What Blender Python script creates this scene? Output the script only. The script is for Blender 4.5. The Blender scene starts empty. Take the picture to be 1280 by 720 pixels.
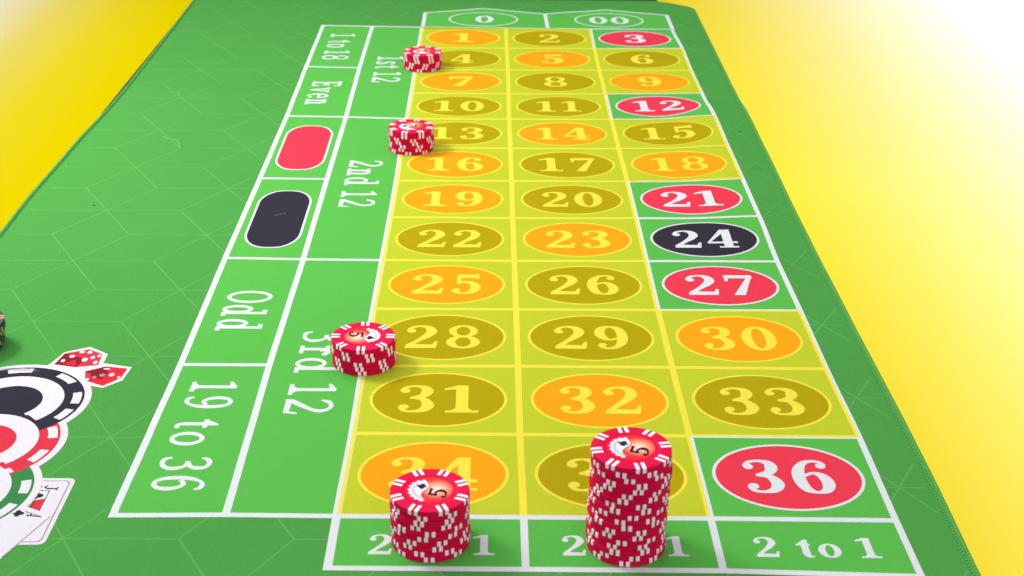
import bpy, math, random
from mathutils import Vector
from mathutils.geometry import delaunay_2d_cdt
random.seed(7)
R = math.radians
S = 0.1                                   # one layout unit = one number column = 0.1 m
C = bpy.context.scene.collection
sc = bpy.context.scene

# ------------------------------------------------------------------ camera, light, exposure
cam = bpy.data.objects.new('camera', bpy.data.cameras.new('camera'))
C.objects.link(cam); sc.camera = cam
cam.location = (0.0802732, -0.6403237, 0.4305565)
cam.rotation_euler = (1.13897315, -0.0120584525, -0.0128476574)
cam.data.lens = 50.0; cam.data.sensor_width = 36.0
cam.data.clip_start = 0.02; cam.data.clip_end = 60
cam.data.dof.use_dof = True
cam.data.dof.focus_distance = 0.95
cam.data.dof.aperture_fstop = 22

w = bpy.data.worlds.new("World"); sc.world = w; w.use_nodes = True
bg = w.node_tree.nodes['Background']
bg.inputs[0].default_value = (0.95, 0.97, 1.0, 1)
bg.inputs[1].default_value = 0.30

def area(name, loc, target, sx, sy, power, col=(1, 1, 1)):
    d = bpy.data.lights.new(name, 'AREA'); d.shape = 'RECTANGLE'
    d.size = sx; d.size_y = sy; d.energy = power; d.color = col
    o = bpy.data.objects.new(name, d); C.objects.link(o)
    o.location = loc
    o.rotation_euler = (Vector(target) - Vector(loc)).to_track_quat('-Z', 'Y').to_euler()
    return o
area('overhead_softbox', (-0.75, 0.9, 1.9), (-0.4, 0.6, 0), 2.8, 2.6, 49, (1, .99, .97))
area('key_softbox', (-0.85, 0.70, 1.0), (-0.35, 0.45, 0), .30, .30, 4.8, (1, .985, .96)).data.spread = R(100)
area('front_fill', (0.7, -2.0, 1.0), (0.35, 0.2, 0), 1.6, 1.0, 17, (1, .98, 1))
area('added_backdrop_light', (-1.9, 3.4, 1.2), (-1.52, 3.0, -.5), 1.2, 1.6, 8).data.spread = R(110)  # added lamp out of view, brightens the far left of the background
o = area('added_backdrop_light', (1.95, 2.3, 1.3), (1.6, 2.3, -.5), 1.0, 5.6, 33); o.rotation_euler = (0, .2, 0); o.data.spread = R(105)  # added unseen lamp, evens out the background on the right

sc.view_settings.view_transform = 'Standard'
sc.view_settings.look = 'None'
sc.view_settings.gamma = 1
sc.view_settings.exposure = 0.0

# ------------------------------------------------------------------ materials
def lin(c):
    c = c / 255
    return c / 12.92 if c <= .04045 else ((c + .055) / 1.055) ** 2.4
def srgb(r, g, b, k=1.0): return (lin(r) * k, lin(g) * k, lin(b) * k, 1)

def mat(name, col, rough=.6, noise=0, nscale=400, bump=0, bscale=900, spec=.5, sheen=0, coat=0, weave=False):
    m = bpy.data.materials.new(name); m.use_nodes = True
    nt = m.node_tree; b = nt.nodes['Principled BSDF']
    b.inputs['Base Color'].default_value = col
    b.inputs['Roughness'].default_value = rough
    b.inputs['Specular IOR Level'].default_value = spec
    if sheen:
        b.inputs['Sheen Weight'].default_value = sheen; b.inputs['Sheen Roughness'].default_value = .5
    if coat:
        b.inputs['Coat Weight'].default_value = coat; b.inputs['Coat Roughness'].default_value = .15
    geo = nt.nodes.new('ShaderNodeNewGeometry')
    if noise:
        n1 = nt.nodes.new('ShaderNodeTexNoise'); n1.inputs['Scale'].default_value = nscale
        n1.inputs['Detail'].default_value = 3; n1.inputs['Roughness'].default_value = .8
        nt.links.new(geo.outputs['Position'], n1.inputs['Vector'])
        n2 = nt.nodes.new('ShaderNodeTexNoise'); n2.inputs['Scale'].default_value = 9
        n2.inputs['Detail'].default_value = 5
        nt.links.new(geo.outputs['Position'], n2.inputs['Vector'])
        mix = nt.nodes.new('ShaderNodeMath'); mix.operation = 'MULTIPLY_ADD'
        nt.links.new(n1.outputs[0], mix.inputs[0]); mix.inputs[1].default_value = noise * 2
        ma = nt.nodes.new('ShaderNodeMath'); ma.operation = 'MULTIPLY_ADD'
        nt.links.new(n2.outputs[0], ma.inputs[0]); ma.inputs[1].default_value = noise * .45
        ma.inputs[2].default_value = 1 - noise * 1.22
        nt.links.new(ma.outputs[0], mix.inputs[2])
        vm = nt.nodes.new('ShaderNodeVectorMath'); vm.operation = 'SCALE'
        vm.inputs[0].default_value = col[:3]
        nt.links.new(mix.outputs[0], vm.inputs['Scale'])
        nt.links.new(vm.outputs[0], b.inputs['Base Color'])
    if bump:
        bn = nt.nodes.new('ShaderNodeBump'); bn.inputs['Strength'].default_value = bump
        bn.inputs['Distance'].default_value = .0004
        if weave:
            w1 = nt.nodes.new('ShaderNodeTexWave'); w1.bands_direction = 'X'; w1.inputs['Scale'].default_value = bscale
            w2 = nt.nodes.new('ShaderNodeTexWave'); w2.bands_direction = 'Y'; w2.inputs['Scale'].default_value = bscale
            for ww in (w1, w2):
                ww.inputs['Distortion'].default_value = 2.5
                nt.links.new(geo.outputs['Position'], ww.inputs['Vector'])
            mm = nt.nodes.new('ShaderNodeMath'); mm.operation = 'MULTIPLY'
            nt.links.new(w1.outputs['Fac'], mm.inputs[0]); nt.links.new(w2.outputs['Fac'], mm.inputs[1])
            nt.links.new(mm.outputs[0], bn.inputs['Height'])
        else:
            n3 = nt.nodes.new('ShaderNodeTexNoise'); n3.inputs['Scale'].default_value = bscale
            nt.links.new(geo.outputs['Position'], n3.inputs['Vector'])
            nt.links.new(n3.outputs[0], bn.inputs['Height'])
        nt.links.new(bn.outputs[0], b.inputs['Normal'])
    return m

def cloth(name, r, g, b, k=1.0, noise=.13):
    return mat(name, srgb(r, g, b, k), .95, noise=noise, nscale=1100, bump=.45, bscale=260, spec=.0, sheen=0, weave=True)
K = .74
M = dict(
    felt=cloth('green_felt', 84, 163, 77, K, .3), lattice=cloth('lattice_green', 100, 181, 90, K),
    field=cloth('bright_green_print', 97, 192, 83, K, .12), white=cloth('white_print', 232, 236, 240, K, .06),
    yfield=cloth('yellow_green_print', 200, 211, 54, K, .08), yline=cloth('yellow_print', 251, 234, 78, K, .05),
    orange=cloth('orange_print', 255, 173, 30, K, .06), olive=cloth('olive_print', 186, 168, 22, K, .09),
    red=cloth('red_print', 243, 66, 86, K, .12), black=cloth('black_print', 58, 54, 66, K, .3),
    hem=cloth('hem_green', 86, 168, 79, K), thread=mat('thread_green', srgb(112, 196, 102, .75), .8, bump=.3, bscale=3000),
    card=cloth('card_white_print', 236, 232, 240, K, .04), darkgreen=cloth('dark_green_print', 66, 140, 78, K),
    grey=cloth('grey_print', 170, 150, 160, K), dred=cloth('deep_red_print', 225, 62, 78, K, .3),
    dredb=cloth('bright_red_print', 240, 50, 66, K, .3), mid=cloth('dark_red_print', 150, 40, 50, K, .2),
    gold=cloth('gold_print', 160, 160, 90, K),
    table=mat('black_laminate', (.004, .004, .005, 1), .5, bump=.1, spec=.2),
    chip=mat('red_chip_plastic', (.68, .0004, .052, 1), .6, noise=.10, nscale=300, bump=.12, bscale=2500, spec=.10),
    stripe=mat('white_chip_plastic', (.88, .82, .90, 1), .5, noise=.04, nscale=300, bump=.12, bscale=2500, spec=.2),
    bchip=mat('dark_chip_plastic', (.02, .035, .025, 1), .4, bump=.12, bscale=2500),
    bstripe=mat('tan_chip_plastic', (.55, .36, .27, 1), .4, bump=.12, bscale=2500),
    ink=mat('navy_ink', (.020, .012, .035, 1), .6, spec=.1), inkgrey=mat('grey_ink', (.36, .35, .46, 1), .6, spec=.1),
    lwhite=mat('label_white', (.74, .73, .80, 1), .5, spec=.2),
    groove=mat('chip_groove', (.45, .0, .03, 1), .5),
    lint=mat('dark_lint', (.02, .02, .02, 1), .9), wlint=mat('pale_lint', (.28, .45, .25, 1), .9),
)
# label of the chip: printed peach-to-red blend
def label_material():
    m = bpy.data.materials.new('label_print'); m.use_nodes = True
    nt = m.node_tree; b = nt.nodes['Principled BSDF']; b.inputs['Roughness'].default_value = .5; b.inputs['Specular IOR Level'].default_value = .15
    tc = nt.nodes.new('ShaderNodeTexCoord'); ln = nt.nodes.new('ShaderNodeVectorMath'); ln.operation = 'DISTANCE'
    nt.links.new(tc.outputs['Object'], ln.inputs[0]); ln.inputs[1].default_value = (.0015, -.0035, .003)
    cr = nt.nodes.new('ShaderNodeValToRGB'); mp = nt.nodes.new('ShaderNodeMath'); mp.operation = 'MULTIPLY'
    mp.inputs[1].default_value = 1 / .0135
    nt.links.new(ln.outputs['Value'], mp.inputs[0]); nt.links.new(mp.outputs[0], cr.inputs[0])
    e = cr.color_ramp.elements
    e[0].position = .05; e[0].color = srgb(255, 214, 196)
    e[1].position = 1; e[1].color = srgb(225, 4, 46)
    x = e.new(.42); x.color = srgb(255, 140, 108)
    x = e.new(.66); x.color = srgb(240, 50, 45)
    nt.links.new(cr.outputs[0], b.inputs['Base Color'])
    return m
M['label'] = label_material()
# sheet for the digital background: yellow, the white glow at its sides painted in
def glow_sheet_material():
    m = bpy.data.materials.new('painted_glow_gradient'); m.use_nodes = True
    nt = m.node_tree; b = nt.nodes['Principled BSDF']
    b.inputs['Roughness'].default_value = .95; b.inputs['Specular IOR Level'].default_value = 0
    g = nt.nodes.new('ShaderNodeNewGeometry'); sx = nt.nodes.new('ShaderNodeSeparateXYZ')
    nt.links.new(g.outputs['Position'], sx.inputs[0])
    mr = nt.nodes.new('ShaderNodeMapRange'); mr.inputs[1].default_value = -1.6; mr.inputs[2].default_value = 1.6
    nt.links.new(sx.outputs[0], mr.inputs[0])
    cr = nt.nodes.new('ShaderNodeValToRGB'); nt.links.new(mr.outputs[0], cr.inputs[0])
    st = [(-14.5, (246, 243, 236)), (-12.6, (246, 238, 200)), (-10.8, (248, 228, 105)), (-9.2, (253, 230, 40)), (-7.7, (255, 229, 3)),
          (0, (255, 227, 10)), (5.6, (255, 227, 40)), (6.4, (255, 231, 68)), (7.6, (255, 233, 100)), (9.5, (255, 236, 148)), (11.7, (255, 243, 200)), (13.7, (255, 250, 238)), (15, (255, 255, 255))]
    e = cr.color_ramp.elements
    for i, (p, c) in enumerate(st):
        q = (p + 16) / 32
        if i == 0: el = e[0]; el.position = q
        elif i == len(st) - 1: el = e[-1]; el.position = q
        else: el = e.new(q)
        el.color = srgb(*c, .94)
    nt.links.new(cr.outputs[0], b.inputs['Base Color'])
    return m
M['glow_sheet'] = glow_sheet_material()

# ------------------------------------------------------------------ object helpers
def link(name, verts, faces, m, parent=None, kind=None, label=None, smooth=False, scale=S):
    me = bpy.data.meshes.new(name)
    me.from_pydata([(v[0] * scale, v[1] * scale, v[2] * scale) for v in verts], [], faces)
    me.materials.append(m)
    if smooth: me.polygons.foreach_set('use_smooth', [True] * len(me.polygons))
    me.update()
    o = bpy.data.objects.new(name, me); C.objects.link(o)
    if parent: o.parent = parent
    if kind: o['kind'] = kind
    if label: o['label'] = label
    return o
def thing(name, label, cat, loc=(0, 0, 0), rz=0, group=None):
    o = bpy.data.objects.new(name, None); C.objects.link(o)
    o.empty_display_size = .02
    o.location = [c * S for c in loc]; o.rotation_euler = (0, 0, rz)
    o['label'] = label; o['category'] = cat
    if group: o['group'] = group
    return o
def box(x0, x1, y0, y1, z0, z1):
    v = [(x, y, z) for x in (x0, x1) for y in (y0, y1) for z in (z0, z1)]
    return v, [(0, 1, 3, 2), (4, 6, 7, 5), (0, 4, 5, 1), (2, 3, 7, 6), (0, 2, 6, 4), (1, 5, 7, 3)]

# ------------------------------------------------------------------ lie of the cloth (measured)
RH = 0.8618903
def sstep(t): t = max(0, min(1, t)); return t * t * (3 - 2 * t)
HY = [(2.6, 0), (3.3, 0), (4.31, .024), (5.17, .027), (6.03, .030), (6.75, .045), (7.0, .043), (7.6, .006), (8.1, 0), (12, 0)]
def H(x, y):
    a = 0
    for (y0, h0), (y1, h1) in zip(HY, HY[1:]):
        if y0 <= y <= y1: a = h0 + (h1 - h0) * sstep((y - y0) / (y1 - y0))
    if a == 0: return 0
    return a * sstep((x - 2.35) / .7)
def lift(x, y): return .3 + .7 * sstep((x - 1.7) / .5) * sstep((y - 2.7) / .5) * sstep((8.7 - y) / .5)
KX = [-1.1813, -.5974, 0, 1, 2, 3]
RC = [[(-.007,.05),(-.004,-.021),(-.0,-.06),(.004,-.055),(.004,-.039),(-.001,-.028),(.007,-.038),(.006,-.015),(.003,-.022),(.002,-.008),(0,.002),(.005,.012),(-.002,.009)],
      [(-.004,.031),(-.002,-.013),(.003,-.032),(0,-.053),(-.003,-.03),(-.001,-.031),(-.001,-.023),(-.002,-.021),(-.002,-.022),(-.002,-.006),(-.002,.005),(-.005,.006),(0,.003)],
      [(.008,.024),(0,.005),(-.005,-.025),(-.003,-.032),(-.006,-.018),(-.003,-.022),(.001,-.023),(.001,-.011),(-.002,-.015),(-.005,-.006),(-.004,-.002),(-.001,-.003),(.004,-.004)],
      [(-.008,.042),(.011,.044),(-.001,.004),(0,0),(.003,.0),(.003,.0),(.003,-.002),(.0,-.006),(-.009,-.012),(-.003,-.001),(-.005,-.011),(.006,-.011),(-.001,-.017)]]
RB = [(-.006,.063),(-.010,-.002),(.004,.002),(.002,-.005),(.006,-.015),(-.008,.008),(.002,.018)]
RA = [(-.014,.085),(-.005,.031),(.012,.021),(.008,.002),(.001,.005),(.006,.009),(-.014,.010)]
def expand(a):
    o = []
    for i in range(6):
        o.append(a[i]); o.append(((a[i][0] + a[i + 1][0]) / 2, (a[i][1] + a[i + 1][1]) / 2))
    return o + [a[6]]
GRID = [expand(RA), expand(RB)] + RC
def warp(x, y):
    r = max(0, min(11.9999, 12 - y / RH)); i = int(r); f = r - i; f = sstep(f)
    xx = max(KX[0], min(KX[-1] - 1e-6, x))
    j = max(k for k in range(5) if KX[k] <= xx); g = (xx - KX[j]) / (KX[j + 1] - KX[j])
    d = [0, 0]
    for c in (0, 1):
        a = GRID[j][i][c] * (1 - f) + GRID[j][i + 1][c] * f
        b = GRID[j + 1][i][c] * (1 - f) + GRID[j + 1][i + 1][c] * f
        d[c] = a * (1 - g) + b * g
    fade = 1 if y < 10.4 else max(0, 1 - (y - 10.4) / .5)
    return x + d[0] * fade, y + d[1] * fade

def rect(x0, y0, x1, y1): return [(x0, y0), (x1, y0), (x1, y1), (x0, y1)]
def subdiv(P, d):
    o = []
    for a, b in zip(P, P[1:] + P[:1]):
        n = max(1, math.ceil(math.dist(a, b) / d))
        o += [(a[0] + (b[0] - a[0]) * k / n, a[1] + (b[1] - a[1]) * k / n) for k in range(n)]
    return o
def inside(P, x, y):
    c = False; j = len(P) - 1
    for i in range(len(P)):
        xi, yi = P[i]; xj, yj = P[j]
        if (yi > y) != (yj > y) and x < (xj - xi) * (y - yi) / (yj - yi) + xi: c = not c
        j = i
    return c
def covered(polys, tris, pts):
    bb = [(min(p[0] for p in q), max(p[0] for p in q), min(p[1] for p in q), max(p[1] for p in q)) for q in polys]
    out = []
    for f in tris:
        x = sum(pts[i][0] for i in f) / len(f); y = sum(pts[i][1] for i in f) / len(f)
        if any(b[0] <= x <= b[1] and b[2] <= y <= b[3] and inside(q, x, y) for b, q in zip(bb, polys)): out.append(f)
    return out
def flat(name, polys, z, m, parent, wp=True, step=.07, label=None, kind=None):
    """union of 2-D polygons -> one thin printed sheet following the cloth"""
    vs, fs = [], []
    for p in polys:
        if step and len(p) < 24: p = subdiv(p, max(step, .07))
        n = len(vs); vs += [Vector(q) for q in p]
        a = sum(p[i][0] * p[(i + 1) % len(p)][1] - p[(i + 1) % len(p)][0] * p[i][1] for i in range(len(p)))
        if abs(a) < 1e-9: del vs[n:]; continue
        ix = list(range(n, n + len(p)))
        fs.append(ix if a > 0 else ix[::-1])
    if step:
        x0 = min(v.x for v in vs); x1 = max(v.x for v in vs); y0 = min(v.y for v in vs); y1 = max(v.y for v in vs)
        nx = int((x1 - x0) / step); ny = int((y1 - y0) / step)
        for i in range(1, nx + 1):
            for j in range(1, ny + 1):
                vs.append(Vector((x0 + (x1 - x0) * i / (nx + 1) + 1e-4 * ((i + j) % 3), y0 + (y1 - y0) * j / (ny + 1))))
    ov, oe, of, _, _, orf = delaunay_2d_cdt(vs, [], fs, 0, 1e-5)
    keep = covered(polys, of, ov)
    used = {}
    verts, faces = [], []
    for f in keep:
        g = []
        for i in f:
            if i not in used:
                used[i] = len(verts)
                x, y = ov[i]
                if wp: x, y = warp(x, y)
                verts.append((x, y, H(x, y) + z * lift(x, y)))
            g.append(used[i])
        faces.append(g)
    return link(name, verts, faces, m, parent, kind, label)

# ------------------------------------------------------------------ lettering drawn with strokes
def crm(P, n=7):
    out = []
    Q = [P[0]] + list(P) + [P[-1]]
    for i in range(1, len(Q) - 2):
        p0, p1, p2, p3 = Q[i - 1], Q[i], Q[i + 1], Q[i + 2]
        for k in range(n):
            t = k / n
            out.append(tuple(.5 * ((2 * b) + (-a + c) * t + (2 * a - 5 * b + 4 * c - d) * t * t + (-a + 3 * b - 3 * c + d) * t ** 3)
                             for a, b, c, d in zip(p0, p1, p2, p3)))
    out.append(tuple(P[-1])); return out
def stroke(P, n=7):
    c = crm(P, n); L, Rr = [], []
    for i, (x, y, wd) in enumerate(c):
        a = c[max(0, i - 1)]; b = c[min(len(c) - 1, i + 1)]
        dx, dy = b[0] - a[0], b[1] - a[1]; l = math.hypot(dx, dy) or 1
        L.append((x - dy / l * wd / 2, y + dx / l * wd / 2)); Rr.append((x + dy / l * wd / 2, y - dx / l * wd / 2))
    return [[L[i], L[i + 1], Rr[i + 1], Rr[i]] for i in range(len(c) - 1)]
def ell(cx, cy, rx, ry, n=36, a0=0): return [(cx + rx * math.cos(a0 + 2 * math.pi * i / n), cy + ry * math.sin(a0 + 2 * math.pi * i / n)) for i in range(n)]
def ring(cx, cy, rx, ry, ix, iy, n=40):
    o, i = ell(cx, cy, rx, ry, n), ell(cx, cy, ix, iy, n)
    return [[o[k], o[(k + 1) % n], i[(k + 1) % n], i[k]] for k in range(n)]
def ball(x, y, r): return [ell(x, y, r, r, 14)]

def glyph(ch, T, t):
    """polygons of one serif character, cap height 1, and its advance width"""
    if ch == '0': return ring(.33, .5, .33, .515, .33 - T, .515 - t * 1.1), .66
    if ch == '1': return [rect(.19, 0, .19 + T, 1), rect(.02, 0, .36 + T, t), [(.19 + T * .9, 1), (.19 + T * .2, 1), (.0, .885), (.0, .82), (.19 + .02, .855)],
                          [(.19, t), (.19, t + .09), (.12, t)], [(.19 + T, t), (.26 + T, t), (.19 + T, t + .09)]], .42 + T
    if ch == '2':
        b = .5 * T + .045
        return (stroke([(.06, .74, T * .5), (.12, .89, t * 1.2), (.28, .965, t), (.44, .90, T * .75), (.50, .73, T), (.43, .55, T * .85), (.26, .33, t * 1.5), (.07, .09, t * 1.5)])
                + (ball(.115, .75, T * .42) if T > .15 else []) + [[(.02, 0), (.60, 0), (.605, b), (.06, b + .03), (.02, .09)], [(.60, 0), (.635, .29), (.575, .29), (.52, b - .01), (.56, 0)]]), .66
    if ch == '3':
        return (stroke([(.06, .79, T * .45), (.13, .92, t * 1.1), (.29, .967, t), (.44, .9, T * .75), (.475, .76, T), (.41, .61, T * .75), (.22, .53, t)])
                + stroke([(.20, .535, t), (.40, .49, T * .65), (.50, .28, T), (.43, .10, T * .8), (.26, .033, t), (.11, .07, t * 1.1), (.05, .2, T * .45)])
                + (ball(.115, .79, T * .40) + ball(.11, .2, T * .42) if T > .15 else [])), .64
    if ch == '4':
        return [rect(.36, 0, .36 + T, 1), [(.36 + T * .3, 1), (.36 + T * .3, .86), (.07, .32), (.0, .24), (.0, .31), (.36 - .02, 1)],
                rect(.0, .24, .68, .24 + t * 1.25), rect(.24, 0, .68, t)], .72
    if ch == '5':
        return ([rect(.12, .99 - T * .8, .53, 1.0), rect(.12, .5, .12 + t * 1.15, .95), [(.49, .99 - T), (.56, .99 - T), (.56, 1.04), (.53, 1.04)] if T > .15 else rect(.5, .9, .53, 1)]
                + stroke([(.13, .52, t), (.27, .62, t * 1.3), (.43, .54, T * .8), (.49, .32, T), (.42, .11, T * .8), (.26, .033, t), (.11, .07, t * 1.1), (.05, .19, T * .45)])
                + (ball(.11, .19, T * .42) if T > .15 else [])), .62
    six = lambda: (stroke([(.56, .83, T * .45), (.51, .93, t * 1.1), (.38, .967, t), (.24, .90, T * .6), (.13, .68, T * .95), (.11, .38, T), (.18, .12, T * .8), (.33, .03, t), (.48, .10, T * .8), (.54, .30, T), (.48, .51, T * .8), (.35, .60, t), (.2, .52, t)])
                   + (ball(.51, .82, T * .40) if T > .15 else []))
    if ch == '6': return six(), .67
    if ch == '9': return [[(.65 - x, 1 - y) for x, y in p] for p in six()], .67
    if ch == '7':
        return [rect(.04, .99 - T * .75, .60, 1), [(.03, .68), (.085, .68), (.12, .85), (.12, 1), (.03, 1)],
                [(.60, 1), (.60, .93), (.30 + T * .25, 0), (.30 - T * .85, 0), (.50, .9)]], .62
    if ch == '8': return ring(.33, .745, .28, .27, .28 - T * .72, .27 - t) + ring(.33, .265, .32, .28, .32 - T * .85, .28 - t), .66
    if ch == 'o': return ring(.30, .34, .30, .355, .30 - T * .95, .355 - t), .60
    if ch == 't':
        return [rect(.13, .14, .13 + T, .69), rect(.0, .66 - t, .38, .66), [(.13 + T, .66), (.13 + T, .88), (.13 + T * .5, .88), (.02, .64)]] + \
               stroke([(.13 + T / 2, .2, T), (.15 + T * .6, .07, T * .8), (.24 + T * .6, .03, t), (.40, .07, t)]), .44
    if ch == 's': return stroke([(.37, .50, T * .7), (.31, .63, t), (.19, .655, t), (.08, .56, T * .8), (.11, .43, T), (.26, .31, T), (.34, .18, T), (.28, .05, t), (.14, .03, t), (.05, .08, t), (.04, .2, T * .7)]), .46
    if ch == 'n': return [rect(.10, 0, .10 + T, .67), rect(.38, 0, .38 + T, .5), rect(0, 0, .2 + T, t), rect(.31, 0, .48 + T, t), rect(0, .67 - t, .12, .67)] + \
                         stroke([(.10 + T, .50, t), (.27, .63, t * 1.25), (.37 + T * .4, .60, T * .8), (.38 + T / 2, .45, T)]), .54 + T
    if ch == 'd': return ring(.27, .33, .26, .345, .26 - T, .345 - t) + [rect(.44, 0, .44 + T, 1), rect(.31, 1 - t, .46, 1), rect(.46, 0, .56 + T, t)], .62 + T
    if ch == 'r': return [rect(.10, 0, .10 + T, .67), rect(0, 0, .24 + T, t), rect(0, .67 - t, .12, .67)] + stroke([(.10 + T, .46, t), (.24, .62, t * 1.2), (.40, .62, T)]) + ball(.40, .58, T * .55), .48
    if ch == 'v': return [[(.05, .67), (.05 + T, .67), (.34, 0), (.26, 0)], [(.52, .67), (.52 - t, .67), (.26, 0), (.34, 0)], rect(0, .67 - t, .24, .67), rect(.38, .67 - t, .60, .67)], .62
    if ch == 'e': return [rect(.08, .33, .48, .33 + t)] + stroke([(.49, .34, T * .9), (.45, .56, T * .6), (.29, .655, t), (.13, .56, T * .8), (.07, .34, T), (.12, .12, T * .8), (.29, .03, t), (.49, .14, t)]), .56
    if ch == 'E': return [rect(.10, 0, .10 + T, 1), rect(0, 0, .6, t), rect(0, 1 - t, .58, 1), rect(.1, .5 - t / 2, .45, .5 + t / 2), rect(.6 - t, 0, .6, .26), rect(.58 - t, .76, .58, 1), rect(.45 - t / 2, .37, .45 + t / 2, .63)], .66
    if ch == 'O': return ring(.40, .5, .40, .515, .40 - T, .515 - t), .80
    if ch == 'J': return [rect(.30, .2, .30 + T, 1), rect(.15, 1 - t, .45 + T, 1)] + stroke([(.30 + T / 2, .3, T), (.25, .05, t * 1.3), (.10, .04, t), (.03, .2, T)]), .5
    if ch == 'A': return [[(.30, 1), (.40, 1), (.14, 0), (.06, 0)], [(.30, 1), (.42, 1), (.68, 0), (.68 - T * 1.2, 0)], rect(.15, .28, .55, .28 + t), rect(0, 0, .22, t), rect(.46, 0, .76, t)], .78
    return [], .34
def text(s, T, t, gap=.09):
    x, out = 0, []
    for ch in s:
        g, a = glyph(ch, T, t)
        out += [[(px + x, py) for px, py in p] for p in g]
        x += a + (gap if ch != ' ' else 0)
    xs = [p[0] for q in out for p in q]; x0, x1 = min(xs), max(xs)
    return [[((px - x0) / (x1 - x0), py) for px, py in p] for p in out]     # u 0..1, v 0..1 (cap)
def put(polys, ox, oy, ux, uy, vx, vy):
    """u axis vector (ux,uy), v axis vector (vx,vy)"""
    return [[(ox + px * ux + py * vx, oy + px * uy + py * vy) for px, py in p] for p in polys]

# ------------------------------------------------------------------ setting: added sheet below the table, carrying the painted background gradient
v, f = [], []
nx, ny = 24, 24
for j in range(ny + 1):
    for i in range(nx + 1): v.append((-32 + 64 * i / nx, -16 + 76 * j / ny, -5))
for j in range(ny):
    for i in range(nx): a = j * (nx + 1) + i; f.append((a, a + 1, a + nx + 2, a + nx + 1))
link('background_sheet', v, f, M['glow_sheet'], None, 'structure')

# ------------------------------------------------------------------ table
tb = thing('table', 'black table under the green betting mat, its far end showing behind it', 'table', (0, 0, -5))
def tpart(name, b, bev=.03):
    vv, ff = b
    o = link(name, [(x, y, z + 5) for x, y, z in vv], ff, M['table'], tb)
    md = o.modifiers.new('bevel', 'BEVEL'); md.width = bev * S; md.segments = 2
    return o
tpart('tabletop', box(-3.02, 3.0, -2.2, 14.2, -.33, -.031))
for a in ((-2.8, 2.8, -2.0, -1.85), (-2.8, 2.8, 13.85, 14.0)): tpart('apron', box(a[0], a[1], a[2], a[3], -1.0, -.335))
for a in ((-2.8, -2.65), (2.65, 2.8)): tpart('apron', box(a[0], a[1], -1.84, 13.84, -1.0, -.335))
for x in (-2.6, 2.6):
    for y in (-1.6, 13.6): tpart('leg', box(x - .2, x + .2, y - .2, y + .2, -4.998, -.34))

# ------------------------------------------------------------------ betting mat
mt = thing('betting_mat', 'green roulette betting mat with yellow highlighted numbers, lying on the black table', 'game mat', (0, 0, -.03))
mt.location = (0, 0, 0)
left = [(-3.0, -1.3), (-3.01, .5), (-3.01, 2.4), (-3.012, 3.93), (-3.027, 4.6), (-3.013, 5.25), (-2.997, 6.24), (-2.955, 7.1), (-2.948, 7.9), (-2.958, 9.56), (-2.975, 11.0), (-2.98, 11.76)]
far = [(3.0, 11.77), (3.375, 11.45)]
right = [(3.398, 11.37), (3.386, 10.2), (3.37, 8.7), (3.355, 7.6), (3.346, 6.95), (3.34, 5.58), (3.318, 4.32), (3.328, 3.25), (3.324, 2.18), (3.328, 1.16), (3.322, .28), (3.30, -.5), (3.30, -1.3)]
def densify(P, d=.12):
    o = []
    for a, b in zip(P, P[1:]):
        n = max(1, int(math.dist(a, b) / d))
        o += [(a[0] + (b[0] - a[0]) * k / n, a[1] + (b[1] - a[1]) * k / n) for k in range(n)]
    return o + [P[-1]]
def soften(P, n=3):
    for _ in range(n):
        P = [P[0]] + [((P[i - 1][0] + 2 * P[i][0] + P[i + 1][0]) / 4, (P[i - 1][1] + 2 * P[i][1] + P[i + 1][1]) / 4) for i in range(1, len(P) - 1)] + [P[-1]]
    return P
outer = soften(densify(left), 4) + soften(densify([left[-1]] + far + [right[0]]), 1)[1:-1] + soften(densify(right), 4)   # clockwise, open at the near end
def inset(P, d):
    o = []
    n = len(P)
    for i in range(n):
        a, b = P[max(0, i - 1)], P[min(n - 1, i + 1)]
        dx, dy = b[0] - a[0], b[1] - a[1]; l = math.hypot(dx, dy)
        o.append((P[i][0] + dy / l * d, P[i][1] - dx / l * d))
    return o
HR = .018
core = inset(outer, HR)
# cloth top with interior points, plus skirt and underside
vs = [Vector(p) for p in core]; n0 = len(vs)
stp = .062
gx = int(6.5 / stp); gy = int(13.2 / stp)
for i in range(gx):
    for j in range(gy):
        x = -2.93 + 6.2 * i / (gx - 1); y = -1.25 + 12.9 * j / (gy - 1)
        vs.append(Vector((x + 1e-4 * ((i + j) % 3), y)))
ov, oe, of, _, _, orf = delaunay_2d_cdt(vs, [], [list(range(n0))[::-1]], 0, 1e-5)
V = [(p.x, p.y, H(p.x, p.y)) for p in ov]; F = [list(q) for q, o in zip(of, orf) if o]
link('cloth_top', V, F, M['felt'], mt, smooth=True)
V = [(x, y, H(x, y) - .002) for x, y in core] + [(x, y, -.03) for x, y in core]
F = [(i, (i + 1) % n0, n0 + (i + 1) % n0, n0 + i) for i in range(n0)] + [list(range(n0, 2 * n0))]
link('rubber_backing', V, F, M['table'], mt)
# hem: rounded cord of cloth round the edge
V, F = [], []
prof = []
for k in range(12):
    a = 2 * math.pi * k / 12
    prof.append((HR + math.cos(a) * HR, math.sin(a) * .018 + .001))
ins = [inset(outer, d) for d, _ in prof]
for i in range(len(outer)):
    for k, (d, z) in enumerate(prof):
        x, y = ins[k][i]; V.append((x, y, z + H(x, y)))
for i in range(len(outer) - 1):
    for k in range(12): a = i * 12 + k; b = i * 12 + (k + 1) % 12; F.append((a, b, b + 12, a + 12))
hem = link('hem', V, F, M['hem'], mt, smooth=True)
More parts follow.
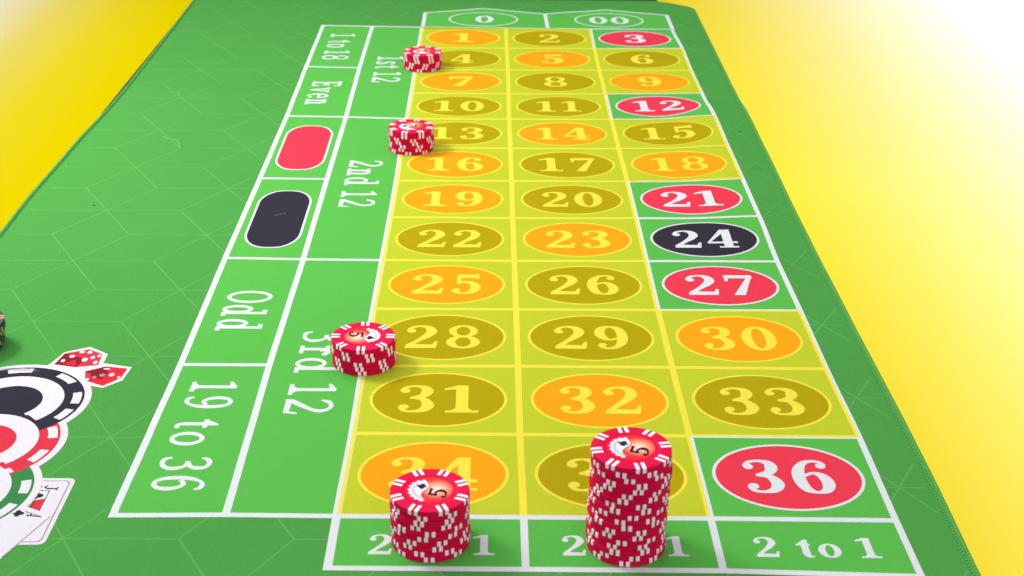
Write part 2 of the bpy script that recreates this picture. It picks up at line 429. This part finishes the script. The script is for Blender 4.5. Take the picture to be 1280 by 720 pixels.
# overlock stitches over the hem
V, F = [], []
fine = densify(outer, .024)
ina = [inset(fine, d) for d in (.004, .010, .019, .030, .042)]
zz = (.008, .0155, .0192, .0120, .0010)
for i in range(2, len(fine) - 3):
    for s in range(5):
        lean = s * .28
        for e in (0, .42):
            q = min(i + lean + e, len(fine) - 2); k = int(q); g = q - k
            p, p2 = ina[s][k], ina[s][k + 1]
            x, y = p[0] + (p2[0] - p[0]) * g, p[1] + (p2[1] - p[1]) * g
            V.append((x, y, zz[s] + H(x, y) + .0008))
    b = len(V) - 10
    for s in range(4): F.append((b + 2 * s, b + 2 * s + 1, b + 2 * s + 3, b + 2 * s + 2))
link('hem_stitching', V, F, M['thread'], mt, kind='stuff')

# printed lattice in the border
px_, py_ = .9005, 1.0245
def L6(i, j): return (-2.302 + px_ * i, 4.405 + py_ * (j + .5 * (i % 2)))
segs = []
lw = .010
def inmat(p): return -2.94 < p[0] < 3.27 and -1.2 < p[1] < 11.68 and not (p[0] + p[1] > 14.6)
def hidden(p): return (-1.2 < p[0] < 3.02 and -.02 < p[1] < 10.34) or (-.02 < p[0] < 3.02 and -.48 < p[1] < 11.0)
for i in range(-2, 8):
    for j in range(-7, 9):
        c = L6(i, j)
        for k in range(6):
            a = k * math.pi / 3
            e = (c[0] + .6 * math.cos(a) * px_ / .9 , c[1] + .5915 * math.sin(a))
            n = 12
            run = None
            for q in range(n):
                p0 = (c[0] + (e[0] - c[0]) * q / n, c[1] + (e[1] - c[1]) * q / n); p1 = (c[0] + (e[0] - c[0]) * (q + 1) / n, c[1] + (e[1] - c[1]) * (q + 1) / n)
                ok = inmat(p0) and inmat(p1) and not (hidden(p0) and hidden(p1))
                if ok:
                    if run is None: run = [p0, p1]
                    else: run[1] = p1
                if (not ok or q == n - 1) and run is not None: segs.append(tuple(run)); run = None
V, F = [], []
for n_, (a, b) in enumerate(segs):
    dx, dy = b[0] - a[0], b[1] - a[1]; l = math.hypot(dx, dy)
    if l < 1e-4: continue
    m_ = max(1, int(l / .1)); z = .0005 + .000015 * (n_ % 9)
    s0 = len(V)
    for q in range(m_ + 1):
        x, y = a[0] + dx * q / m_, a[1] + dy * q / m_
        for s in (-1, 1):
            xx, yy = x - s * dy / l * lw / 2, y + s * dx / l * lw / 2
            V.append((xx, yy, H(xx, yy) + z * lift(xx, yy) * 3.3))
    for q in range(m_): F.append((s0 + 2 * q, s0 + 2 * q + 1, s0 + 2 * q + 3, s0 + 2 * q + 2))
link('printed_lattice', V, F, M['lattice'], mt, kind='stuff')

Z1, Z2, Z3, Z4, Z5 = .0020, .0032, .0044, .0056, .0068
ZT = 12 * RH
YA, YB = KX[0], KX[1]
# green fields and their print
def field(x0, y0, x1, y1, label): return flat('bet_field', [rect(x0, y0, x1, y1)], Z1, M['field'], mt, label=label)
def side_text(s, parent, xb, xt, y0, y1, T=.145, t=.10, gap=.12):
    flat('lettering', put(text(s, T, t, gap), xb, y0, 0, y1 - y0, xt - xb, 0), Z2, M['white'], parent, wp=False, step=0)
rows = lambda r: ZT - r * RH
f1 = field(YA, rows(2), YB, rows(0), 'green field reading 1 to 18'); side_text('1 to 18', f1, -1.052, -.765, 10.04, 8.94)
f1 = field(YA, rows(4), YB, rows(2), 'green field reading Even'); side_text('Even', f1, -1.045, -.745, 8.10, 7.30)
f1 = field(YA, rows(6), YB, rows(4), 'green field with a red lozenge')
def lozenge(cx, cy, a, b, ea, eb):
    # straight long sides, softly curved ends (superellipse corners)
    P = []
    for sx, sy, a0 in ((1, 1, 0), (-1, 1, 90), (-1, -1, 180), (1, -1, 270)):
        for k in range(0, 91, 9):
            t = R(a0 + k)
            P.append((cx + sx * (a - ea) + ea * math.cos(t), cy + sy * (b - eb) + eb * math.sin(t)))
    return P
for c, r0, m in ((5, 4, 'red'), (7, 6, 'black')):
    if r0 == 6: f1 = field(YA, rows(8), YB, rows(6), 'green field with a black lozenge')
    cy = 6.005 if r0 == 4 else 4.265
    o = flat('lozenge_outline', [lozenge(-.885, cy, .222, .618, .19, .29)], Z2, M['white'], f1, wp=False)
    flat('lozenge', [lozenge(-.885, cy, .204, .600, .175, .275)], Z3, M[m], f1, wp=False)
f1 = field(YA, rows(10), YB, rows(8), 'green field reading Odd'); side_text('Odd', f1, -1.045, -.732, 2.865, 2.225)
f1 = field(YA, rows(12), YB, rows(10), 'green field reading 19 to 36'); side_text('19 to 36', f1, -1.052, -.765, 1.505, .252)
for k, (s, y0, y1) in enumerate((('1st 12', 9.08, 8.08), ('2nd 12', 5.645, 4.51), ('3rd 12', 2.22, 1.10))):
    f1 = field(YB, rows(4 * k + 4), 0, rows(4 * k), 'green field reading ' + s); side_text(s, f1, -.437, -.142, y0, y1, .13, .095, .10)
for k in range(3):
    f1 = field(k, -.47 - (.012 if k == 2 else 0), k + 1, 0, 'green column field reading 2 to 1')
    flat('lettering', put(text('2 to 1', .20, .075, .12), k + .192, -.345, .650, 0, 0, .178), Z2, M['white'], f1, step=0)
# zero fields
zo = [(-.02, 11.09), (.36, 11.21), (.725, 11.345), (1.10, 11.21), (1.49, 11.085), (1.75, 11.185), (2.0, 11.23), (2.27, 11.33), (2.65, 11.19), (3.01, 11.075)]
f0 = flat('bet_field', [[(0, ZT)] + [(1.49, ZT)] + zo[0:5][::-1]], Z1, M['field'], mt, wp=False, label='green field with a white ringed 0')
f00 = flat('bet_field', [[(1.50, ZT)] + [(3.0, ZT)] + zo[4:][::-1]], Z1, M['field'], mt, wp=False, label='green field with a white ringed 00')
flat('oval_ring', ring(.725, 10.80, .425, .345, .405, .322, 56), Z2, M['white'], f0, wp=False, step=0)
flat('oval_ring', ring(2.265, 10.80, .425, .345, .405, .322, 56), Z2, M['white'], f00, wp=False, step=0)
flat('numeral', put(text('0', .2, .08), .625, 10.635, .225, 0, 0, .33), Z2, M['white'], f0, wp=False, step=0)
flat('numeral', put(text('00', .2, .08, .12), 2.02, 10.635, .49, 0, 0, .33), Z2, M['white'], f00, wp=False, step=0)

# number fields
plain = {3, 12, 21, 24, 27, 36}
reds = {1, 5, 7, 9, 14, 16, 18, 19, 23, 25, 30, 32, 34, 3, 12, 21, 27, 36}
HWL = .0205
for n in range(1, 37):
    c = (n - 1) % 3; r = (n - 1) // 3
    x0, x1, y0, y1 = c, c + 1, rows(r + 1), rows(r)
    hi = n not in plain
    col = ('orange' if n in reds else 'olive') if hi else ('red' if n in reds else 'black')
    desc = {'orange': 'yellow field with an orange oval', 'olive': 'yellow field with an olive oval', 'red': 'green field with a red oval', 'black': 'green field with a black oval'}[col]
    fo = flat('number_field', [rect(x0, y0, x1, y1)], Z1, M['yfield' if hi else 'field'], mt, label='%s and number %d' % (desc, n))
    if hi:
        i = HWL; e = 0
        flat('frame', ([rect(x0 + e, y0 + e, x1 - e, y0 + i)] if r < 11 else []) + [ rect(x0, y1 - i, x1, y1), rect(x0, y0 + (.021 if r == 11 else 0), x0 + i, y1), rect(x1 - i, y0 + (.021 if r == 11 else 0), x1, y1)],
             Z3, M['yline'], fo, step=.1)
    ink = M['yline'] if hi else M['white']
    cx, cy = (x0 + x1) / 2, (y0 + y1) / 2 - .004
    flat('oval_ring', ring(cx, cy, .428, .346, .408, .326, 64), Z2, ink, fo, step=.1)
    flat('oval', [ell(cx, cy, .409, .327, 64)], Z3 - .0006, M[col], fo)
    s = str(n)
    wd = {1: .245}.get(len(s), .50)
    if s == '1': wd = .25
    if s == '11': wd = .45
    flat('numeral', put(text(s, .205, .075, .12), cx - wd / 2, cy - .172, wd, 0, 0, .345), Z4, ink, fo, step=.06)

# white ruled lines
def line(polys, z=Z2): return flat('printed_line', polys, z, M['white'], mt, step=.12)
def vl(x, y0, y1, hw=.020, z=Z2): line([rect(x - hw, y0, x + hw, y1)], z)
def hl(y, x0, x1, hw=.020, z=Z2 + .0004): line([rect(x0, y - hw, x1, y + hw)], z)
vl(YA, -.02, ZT + .02, .021); vl(YB, 0, ZT, .021)
vl(0, -.485, ZT, .023); vl(1, -.485, ZT, .02); vl(2, -.485, ZT, .02); vl(3, -.505, ZT, .019)
hl(ZT, YA, 3.0, .019); hl(0, YA - .02, 3.0, .021)
for r in (2, 4, 6, 8, 10): hl(rows(r), YA, YB if r not in (4, 8) else 0, .020)
for r in range(1, 12): hl(rows(r), 0, 3, .019)
line([[(-.02, -.485), (2, -.490), (3.02, -.52), (3.02, -.48), (2, -.447), (-.02, -.445)]], Z2 + .0004)
def ztop(P):
    o = []
    for a, b in zip(P, P[1:]): o.append([(a[0], a[1] - .014), (b[0], b[1] - .014), (b[0], b[1] + .024), (a[0], a[1] + .024)])
    return o
flat('printed_line', ztop(zo), Z2, M['white'], mt, wp=False)
for a, b in (((-.0, ZT), (-.0, 11.10)), ((1.50, ZT), (1.49, 11.08)), ((3.0, ZT), (3.005, 11.08))):
    flat('printed_line', [[(a[0] - .022, a[1]), (a[0] + .022, a[1]), (b[0] + .022, b[1]), (b[0] - .022, b[1])]], Z2 + .0004, M['white'], mt, wp=False)

# ------------------------------------------------------------------ printed chips, dice and cards on the mat
def art(name, polys, z, m, parent=mt, label=None): return flat(name, polys, z, M[m], parent, wp=False, step=0, label=label)
def arcseg(cx, cy, r0, r1, a0, a1, n=6):
    P = [(cx + r1 * math.cos(R(a0 + (a1 - a0) * k / n)), cy + r1 * math.sin(R(a0 + (a1 - a0) * k / n))) for k in range(n + 1)]
    return P + [(cx + r0 * math.cos(R(a0 + (a1 - a0) * k / n)), cy + r0 * math.sin(R(a0 + (a1 - a0) * k / n))) for k in range(n, -1, -1)]
CH = [((-2.118, 1.235), 'black', ((86, 108), (37, 59), (-3, 17), (-31, -13), (125, 145)), 'printed black chip with white spots'),
      ((-2.135, .757), 'dred', ((7, 26), (-31, -12), (-66, -48)), 'printed red chip with white spots'),
      ((-2.136, .233), 'darkgreen', ((-2, 17), (-36, -17), (-72, -54)), 'printed green chip with white spots')]
chips_printed = []
for k, ((cx, cy), m, spots, lb) in enumerate(CH):
    chips_printed.append(art('printed_chip', [ell(cx, cy, .486, .486, 80)], .0050 + .0008 * k, 'card', mt, lb))
for k in (2, 1, 0):
    (cx, cy), m, spots, lb = CH[k]; a = chips_printed[k]; z = .0074 + .0016 * (2 - k)
    art('chip_disc', [ell(cx, cy, .443, .443, 80)], z, m, a)
    for s0, s1 in spots: art('chip_spot', [arcseg(cx, cy, .374, .428, s0, s1)], z + .0008, 'card', a)
def cutring(cx, cy, r0, r1, cut):
    P = []
    for q in range(120):
        for w_ in range(8):
            a0, a1 = 2 * math.pi * q / 120, 2 * math.pi * (q + 1) / 120; ra, rb = r0 + (r1 - r0) * w_ / 8, r0 + (r1 - r0) * (w_ + 1) / 8
            mx, my = cx + (ra + rb) / 2 * math.cos((a0 + a1) / 2), cy + (ra + rb) / 2 * math.sin((a0 + a1) / 2)
            if cut and math.hypot(mx - cut[0], my - cut[1]) < .356: continue
            P.append([(cx + ra * math.cos(a0), cy + ra * math.sin(a0)), (cx + rb * math.cos(a0), cy + rb * math.sin(a0)), (cx + rb * math.cos(a1), cy + rb * math.sin(a1)), (cx + ra * math.cos(a1), cy + ra * math.sin(a1))])
    return P
for k in range(3):
    (cx, cy), m, spots, lb = CH[k]; a = chips_printed[k]; z = .0124 + .0010 * k
    art('chip_band', cutring(cx, cy, .196, .323, CH[k + 1][0] if k < 2 else None), z, 'card', a)
    if k: art('chip_centre', [ell(cx, cy, .197, .197, 48)], z + .0002, m, a)
pg = chips_printed[2]
for k in range(3): art('chip_highlight', [[(-2.42, 1.672 - .016 * k), (-2.14, 1.665 - .014 * k), (-2.04, 1.640 - .014 * k), (-2.14, 1.659 - .014 * k)]], .0126, 'grey', chips_printed[0])
def rounded(P, r, n=6):
    o = []
    m = len(P)
    for i in range(m):
        p0, p1, p2 = Vector(P[i - 1]), Vector(P[i]), Vector(P[(i + 1) % m])
        a = p1 + (p0 - p1).normalized() * r; b = p1 + (p2 - p1).normalized() * r
        for k in range(n + 1):
            t = k / n; q = a * (1 - t) ** 2 + p1 * 2 * t * (1 - t) + b * t * t; o.append((q.x, q.y))
    return o
jc = art('printed_card', [rounded([(-2.2, .374), (-1.482, .374), (-1.482, -.262), (-2.2, -.262)], .045)], .0040, 'card', mt, 'printed jack of clubs card')
art('card_edge', [rounded([(-2.2, .350), (-1.505, .350), (-1.505, -.240), (-2.2, -.240)], .035)], .0044, 'grey', jc)
art('card_face', [rounded([(-2.2, .343), (-1.512, .343), (-1.512, -.233), (-2.2, -.233)], .033)], .0048, 'card', jc)
def rotput(s, T, t, ox, oy, h, wd):   # text whose top points to +x, reading towards -y
    return put(text(s, T, t), ox, oy, 0, -wd, h, 0)
art('index_letter', rotput('J', .16, .1, -1.632, .300, .075, .05), .0052, 'black', jc)
def club(cx, cy, s):
    return [ell(cx + .22 * s, cy, .24 * s, .24 * s, 16), ell(cx - .1 * s, cy + .26 * s, .24 * s, .24 * s, 16), ell(cx - .1 * s, cy - .26 * s, .24 * s, .24 * s, 16),
            [(cx, cy + .05 * s), (cx - .5 * s, cy + .16 * s), (cx - .5 * s, cy - .16 * s), (cx, cy - .05 * s)]]
art('club_mark', club(-1.672, .285, .055), .0052, 'black', jc)
art('picture_frame', [rect(-1.90, .02, -1.594, .250)], .0051, 'black', jc)
art('picture_ground', [rect(-1.90, .028, -1.599, .244)], .0054, 'card', jc)
art('club_mark', club(-1.655, .196, .085), .0060, 'black', jc)
art('picture_coat', [[(-1.655, .15), (-1.600, .170), (-1.599, .03), (-1.665, .03)]], .0057, 'dred', jc)
art('picture_sleeve', [[(-1.665, .15), (-1.652, .15), (-1.660, .03), (-1.80, .03), (-1.80, .12)]], .0059, 'gold', jc)
art('picture_trim', [[(-1.652, .152), (-1.644, .150), (-1.654, .03), (-1.662, .03)]], .0062, 'black', jc)
ac = art('printed_card', [[(-1.90, .205), (-1.525, .012), (-1.517, -.002), (-1.522, -.022), (-1.665, -.385), (-1.676, -.41), (-1.70, -.43), (-2.3, -.18)]], .0068, 'card', mt, 'printed ace of clubs card')
art('card_edge', [[(-1.525, .006), (-1.520, -.004), (-1.526, -.022), (-1.662, -.376), (-1.667, -.372), (-1.532, -.02)]], .0076, 'grey', ac)
art('index_letter', put(text('A', .15, .09), -1.668, .048, .022, -.052, .090, -.032), .0076, 'black', ac)
art('club_mark', club(-1.697, .024, .062), .0076, 'black', ac)
# the green chip and its neighbours lie over the ace: slightly higher print layers
# dice
dr = art('dice_outline', [[(-2.05, 1.66), (-2.01, 1.738), (-1.962, 1.898), (-1.816, 1.975), (-1.674, 1.873), (-1.672, 1.745), (-1.477, 1.692), (-1.496, 1.515), (-1.597, 1.415), (-1.75, 1.47), (-1.95, 1.60)]], .0036, 'card', mt, 'white outline round the printed dice')
d1 = art('printed_die', [[(-1.982, 1.726), (-1.956, 1.878), (-1.807, 1.940), (-1.708, 1.866), (-1.700, 1.720), (-1.837, 1.688)]], .0044, 'dred', mt, 'printed red die with four and five pips')
art('die_facet', [[(-1.956, 1.878), (-1.80, 1.80), (-1.837, 1.688), (-1.982, 1.726)]], .0050, 'mid', d1)
art('die_facet', [[(-1.956, 1.878), (-1.807, 1.940), (-1.86, 1.86)]], .0050, 'dredb', d1)
art('die_facet', [[(-1.93, 1.735), (-1.86, 1.79), (-1.84, 1.70)]], .0056, 'dredb', d1)
for x, y, a, b, t in ((-1.94, 1.775, .014, .020, .3), (-1.897, 1.837, .018, .020, .3), (-1.848, 1.898, .018, .018, .3), (-1.796, 1.896, .017, .023, 0), (-1.804, 1.791, .019, .027, 0), (-1.76, 1.822, .015, .023, 0), (-1.725, 1.845, .012, .020, 0), (-1.726, 1.753, .014, .024, 0)):
    art('pip', [ell(x, y, a, b, 18, t)], .0062, 'card', d1)
d2 = art('printed_die', [[(-1.761, 1.633), (-1.646, 1.699), (-1.502, 1.674), (-1.512, 1.547), (-1.603, 1.442), (-1.727, 1.509)]], .0044, 'dredb', mt, 'printed bright red die with three and two pips')
art('die_facet', [[(-1.761, 1.633), (-1.646, 1.699), (-1.61, 1.62), (-1.63, 1.53), (-1.70, 1.53)]], .0050, 'mid', d2)
art('die_facet', [[(-1.761, 1.633), (-1.727, 1.509), (-1.69, 1.50), (-1.715, 1.60)]], .0056, 'dred', d2)
for x, y, a, b, m in ((-1.631, 1.666, .022, .010, 'card'), (-1.64, 1.582, .018, .022, 'grey'), (-1.683, 1.552, .015, .018, 'grey'), (-1.581, 1.588, .017, .024, 'card'), (-1.528, 1.552, .009, .020, 'card'), (-1.719, 1.526, .010, .016, 'card')):
    art('pip', [ell(x, y, a, b, 18, .3)], .0062, m, d2)

# ------------------------------------------------------------------ poker chips
CR, CT = .205, .0305
def lathe(prof, n=56):
    V, F = [], []
    for r, z in prof:
        for k in range(n): a = 2 * math.pi * k / n; V.append((r * math.cos(a), r * math.sin(a), z))
    for j in range(len(prof) - 1):
        for k in range(n): F.append((j * n + k, j * n + (k + 1) % n, (j + 1) * n + (k + 1) % n, (j + 1) * n + k))
    F.append(list(range(n))[::-1]); m = (len(prof) - 1) * n; F.append([m + k for k in range(n)])
    return V, F
e = .0004
body_prof = [(.10, e), (.2005, e), (.2038, e + .0008), (CR, e + .0022), (CR, CT - .0038), (.2037, CT - .0014), (.1985, CT - .0005), (.130, CT - .0005), (.1284, CT - .0016), (.1255, CT - .0016), (.1240, CT - .001)]
def mesh_of(name, V, F, m, smooth=True, ang=35):
    me = bpy.data.meshes.new(name); me.from_pydata([(x * S, y * S, z * S) for x, y, z in V], [], F); me.materials.append(m)
    if smooth:
        me.polygons.foreach_set('use_smooth', [True] * len(me.polygons))
        try: me.set_sharp_from_angle(angle=R(ang))
        except Exception: pass
    me.update(); return me
bv, bf = lathe(body_prof)
ME = {'red': mesh_of('chip_body', bv, bf, M['chip']), 'dark': mesh_of('chip_body', bv, bf, M['bchip'])}
# a pair of white bars wrapping over the rim
sp = [(.150, e - .0006), (.198, e - .0006), (.2044, e + .0006), (CR + .0006, e + .0022), (CR + .0006, CT - .0040), (.2042, CT - .0012), (.1985, CT + .0001), (.175, CT + .0001), (.150, CT + .0001), (.149, CT - .0006)]
V, F = [], []
for s in (-1, 1):
    for r, z in sp:
        for q in range(4):
            off = s * (.0074 + .0192 * q / 3 * (1 if r > .15 else .96)); a = math.asin(off / r)
            V.append((r * math.cos(a), r * math.sin(a), z))
    b = len(V) - 4 * len(sp)
    for j in range(len(sp) - 1):
        for q in range(3):
            f4 = (b + 4 * j + q, b + 4 * j + q + 1, b + 4 * j + 5 + q, b + 4 * j + 4 + q)
            F.append(f4 if s > 0 else f4[::-1])
ME['stripe'] = mesh_of('edge_stripes', V, F, M['stripe']); ME['dstripe'] = mesh_of('edge_stripes', V, F, M['bstripe'])
# label disc and its print (label frame: up = +y, radius LR)
LR = .1235
V, F = lathe([(.001, CT - .0009), (LR * .96, CT - .0009), (LR, CT - .0013)], 48)
V = [(.0, .0, CT - .0009)] + V[48:]
F = [(0, 1 + k, 1 + (k + 1) % 48) for k in range(48)] + [(1 + k, 49 + k, 49 + (k + 1) % 48, 1 + (k + 1) % 48) for k in range(48)]
ME['label'] = mesh_of('label_disc', V, F, M['label'], False)
def lab(name, polys, z, m):
    vs, fs = [], []
    for p in polys:
        a = sum(p[i][0] * p[(i + 1) % len(p)][1] - p[(i + 1) % len(p)][0] * p[i][1] for i in range(len(p)))
        n = len(vs)
        if abs(a) < 1e-9: continue
        vs += [Vector(q) for q in p]; ix = list(range(n, n + len(p))); fs.append(ix if a > 0 else ix[::-1])
    ov, _, of, _, _, orf = delaunay_2d_cdt(vs, [], fs, 0, 1e-5)
    return mesh_of(name, [(p.x * LR, p.y * LR, z) for p in ov], covered(polys, of, ov), m, False)
edge = crm([(.72, .36, 0), (.50, .20, 0), (.28, .10, 0), (.05, .15, 0), (-.22, .27, 0), (-.45, .27, 0), (-.70, .14, 0), (-.90, .02, 0)], 5)
P = [(x, y) for x, y, _ in edge]
for k in range(0, 61):
    a = R(176 - 145 * k / 60); rr = .82 + .10 * abs(math.sin(math.pi * 8.5 * k / 60)) - (.10 if k > 48 else 0) * (k - 48) / 12
    P.append((rr * math.cos(a), rr * math.sin(a)))
ME['fan'] = lab('card_fan', [P], CT - .0002, M['lwhite'])
fl = []
for a in (60, 78, 96, 113, 130, 147, 163):
    c, s_ = math.cos(R(a)), math.sin(R(a))
    fl.append([(.62 * c - .012 * s_, .62 * s_ + .012 * c), (.80 * c - .03 * s_, .80 * s_ + .03 * c), (.80 * c + .02 * s_, .80 * s_ - .02 * c), (.62 * c + .012 * s_, .62 * s_ - .012 * c)])
    fl.append(ell(.68 * math.cos(R(a + 8)), .68 * math.sin(R(a + 8)), .05, .05, 8))
ME['fanl'] = lab('fan_marks', fl, CT + .0002, M['inkgrey'])
spade = [ell(.10, .36, .105, .105, 14), ell(.30, .36, .105, .105, 14), [(.005, .39), (.20, .62), (.395, .39), (.30, .28), (.10, .28)], [(.18, .36), (.22, .36), (.27, .19), (.13, .19)]]
ME['spade'] = lab('spade_mark', spade, CT + .0002, M['ink'])
five = [[(-.50 + px * .64, -.76 + py * .76) for px, py in p] for p in text('5', .17, .10)]
ME['five'] = lab('numeral', five, CT + .0002, M['ink'])
def curve_line():
    c = [(x, y - .03) for x, y, _ in edge]
    return [[c[i], c[i + 1], (c[i + 1][0], c[i + 1][1] - .022), (c[i][0], c[i][1] - .022)] for i in range(len(c) - 1)]
ME['curve'] = lab('curve_line', curve_line(), CT - .0002, M['groove'])

def child(name, me, parent, rz=0):
    o = bpy.data.objects.new(name, me); C.objects.link(o); o.parent = parent; o.rotation_euler = (0, 0, rz); return o
def chip(loc, rz, label, group, kind='red', face=None, tilt=(0, 0)):
    t = thing('poker_chip', label, 'poker chip', loc, rz, group)
    t.rotation_euler = (tilt[0], tilt[1], rz)
    child('chip_body', ME[kind], t)
    for k in range(8): child('edge_stripes', ME['stripe' if kind == 'red' else 'dstripe'], t, k * math.pi / 4)
    if face is not None:
        l = child('label_disc', ME['label'], t, face - rz)
        child('card_fan', ME['fan'], l); child('fan_marks', ME['fanl'], l); child('spade_mark', ME['spade'], l); child('numeral', ME['five'], l); child('curve_line', ME['curve'], l)
    return t
ORD = ['bottom', 'second', 'third', 'fourth', 'fifth', 'sixth', 'seventh', 'eighth', 'ninth', 'tenth', 'eleventh', 'twelfth', 'thirteenth', 'fourteenth', 'fifteenth', 'sixteenth', 'seventeenth', 'eighteenth']
def stack(cx, cy, n, where, group, rots, face, lean=(0, 0), jit=.0035, kind='red', colour='red', z0=.0017):
    for i in range(n):
        u = i / max(1, n - 1)
        x = cx + lean[0] * u + random.uniform(-jit, jit); y = cy + lean[1] * u + random.uniform(-jit, jit)
        z = z0 + H(x, y) + i * CT
        if i == n - 1: l = 'top %s chip of %s%s' % (colour, where, ', showing 5 and spade' if face is not None and kind == 'red' else '')
        elif i == 0: l = 'bottom %s chip of %s' % (colour, where)
        else: l = '%s %s chip from the bottom of %s' % (ORD[i], colour, where)
        chip((x, y, z), R(rots[i] if i < len(rots) else random.uniform(0, 45)), l, group, kind, R(face) if (face is not None and i == n - 1) else None)
# rotations bottom -> top, degrees of one stripe pair (period 45)
stack(.512, -.205, 10, 'the shorter front stack', 'chips of the stack on the left 2 to 1 field', [0, 30, 12, 20, 37, 3, 26, 32, 36, 22.5], 79, (-.004, 0))
stack(1.522, -.235, 19, 'the tallest stack', 'chips of the tallest stack, on the middle 2 to 1 field', [38, 7, 25, 20, 34, 10, 15, 40, 28, 2, 20, 11, 31, 36, 5, 9, 38, 26, 9], 73, (.012, 0), .0055)
stack(.0, 1.79, 6, 'the stack touching 3rd 12', 'chips of the stack between 3rd 12 and 28', [1, 41, 39, 17, 14, 0], -93)
stack(.095, 5.985, 7, 'the second farthest stack, beside 2nd 12', 'chips of the second farthest stack, beside 2nd 12', [40, 20, 24, 12, 8, 30, 30], 120)
stack(.08, 8.655, 6, 'the farthest stack, beside 1st 12', 'chips of the stack between 1st 12 and 4', [38, 8, 12, 30, 27, 27], 150)
stack(-2.592, 1.985, 6, 'the dark stack cut off by the left edge', 'dark chips at the left edge', [3, 25, 12, 40, 31, 18], None, (.028, .0), .004, 'dark', 'dark')

# ------------------------------------------------------------------ lint on the cloth
def fleck(x, y, r, m, label):
    V, F = [], []
    n = 9
    for k in range(n): a = 2 * math.pi * k / n; q = r * random.uniform(.6, 1.2); V.append((q * math.cos(a), q * math.sin(a), 0))
    V.append((0, 0, r * .5)); F = [(k, (k + 1) % n, n) for k in range(n)] + [list(range(n))[::-1]]
    o = link('lint_fleck', V, F, m, None); o.location = (x * S, y * S, (H(x, y) + .0012) * S); o['label'] = label; o['category'] = 'lint'
fleck(-2.43, 4.51, .013, M['lint'], 'tiny dark lint fleck on the green cloth near the left edge')
fleck(3.18, 6.42, .012, M['lint'], 'tiny dark lint fleck on the right border of the mat')

def fiber(pts, r, label):
    P = crm([(x, y, 0) for x, y in pts], 6); V, F = [], []
    for i, (x, y, _) in enumerate(P):
        a = P[max(0, i - 1)]; b = P[min(len(P) - 1, i + 1)]
        dx, dy = b[0] - a[0], b[1] - a[1]; l = math.hypot(dx, dy) or 1
        zc = H(x, y) + r + .0008
        V += [(x - dy / l * r, y + dx / l * r, zc), (x, y, zc + r), (x + dy / l * r, y - dx / l * r, zc), (x, y, zc - r)]
    for i in range(len(P) - 1):
        for k in range(4): F.append((4 * i + k, 4 * i + (k + 1) % 4, 4 * i + 4 + (k + 1) % 4, 4 * i + 4 + k))
    o = link('lint_fiber', V, F, M['wlint'], None); o['label'] = label; o['category'] = 'lint'
fiber([(-2.235, 6.26), (-2.19, 6.20), (-2.12, 6.17), (-2.06, 6.10), (-2.02, 5.96)], .0028, 'pale curled lint fiber on the green border left of the red lozenge')
fiber([(-2.44, 7.62), (-2.38, 7.64), (-2.33, 7.60)], .003, 'short pale lint thread on the green border near the far left edge')
fiber([(-.93, 4.30), (-.89, 4.34), (-.84, 4.36)], .0009, 'fine pale lint hair lying on the black lozenge')
fleck(-2.45, 3.55, .007, M['wlint'], 'tiny pale lint speck on the left green border, nearer than the dark fleck')
fleck(.085, 1.35, .008, M['wlint'], 'tiny pale lint speck below the third 12 stack, beside olive oval 31')
fleck(2.14, 2.12, .008, M['wlint'], 'tiny pale lint speck at the edge of the field with orange oval 30, right column')
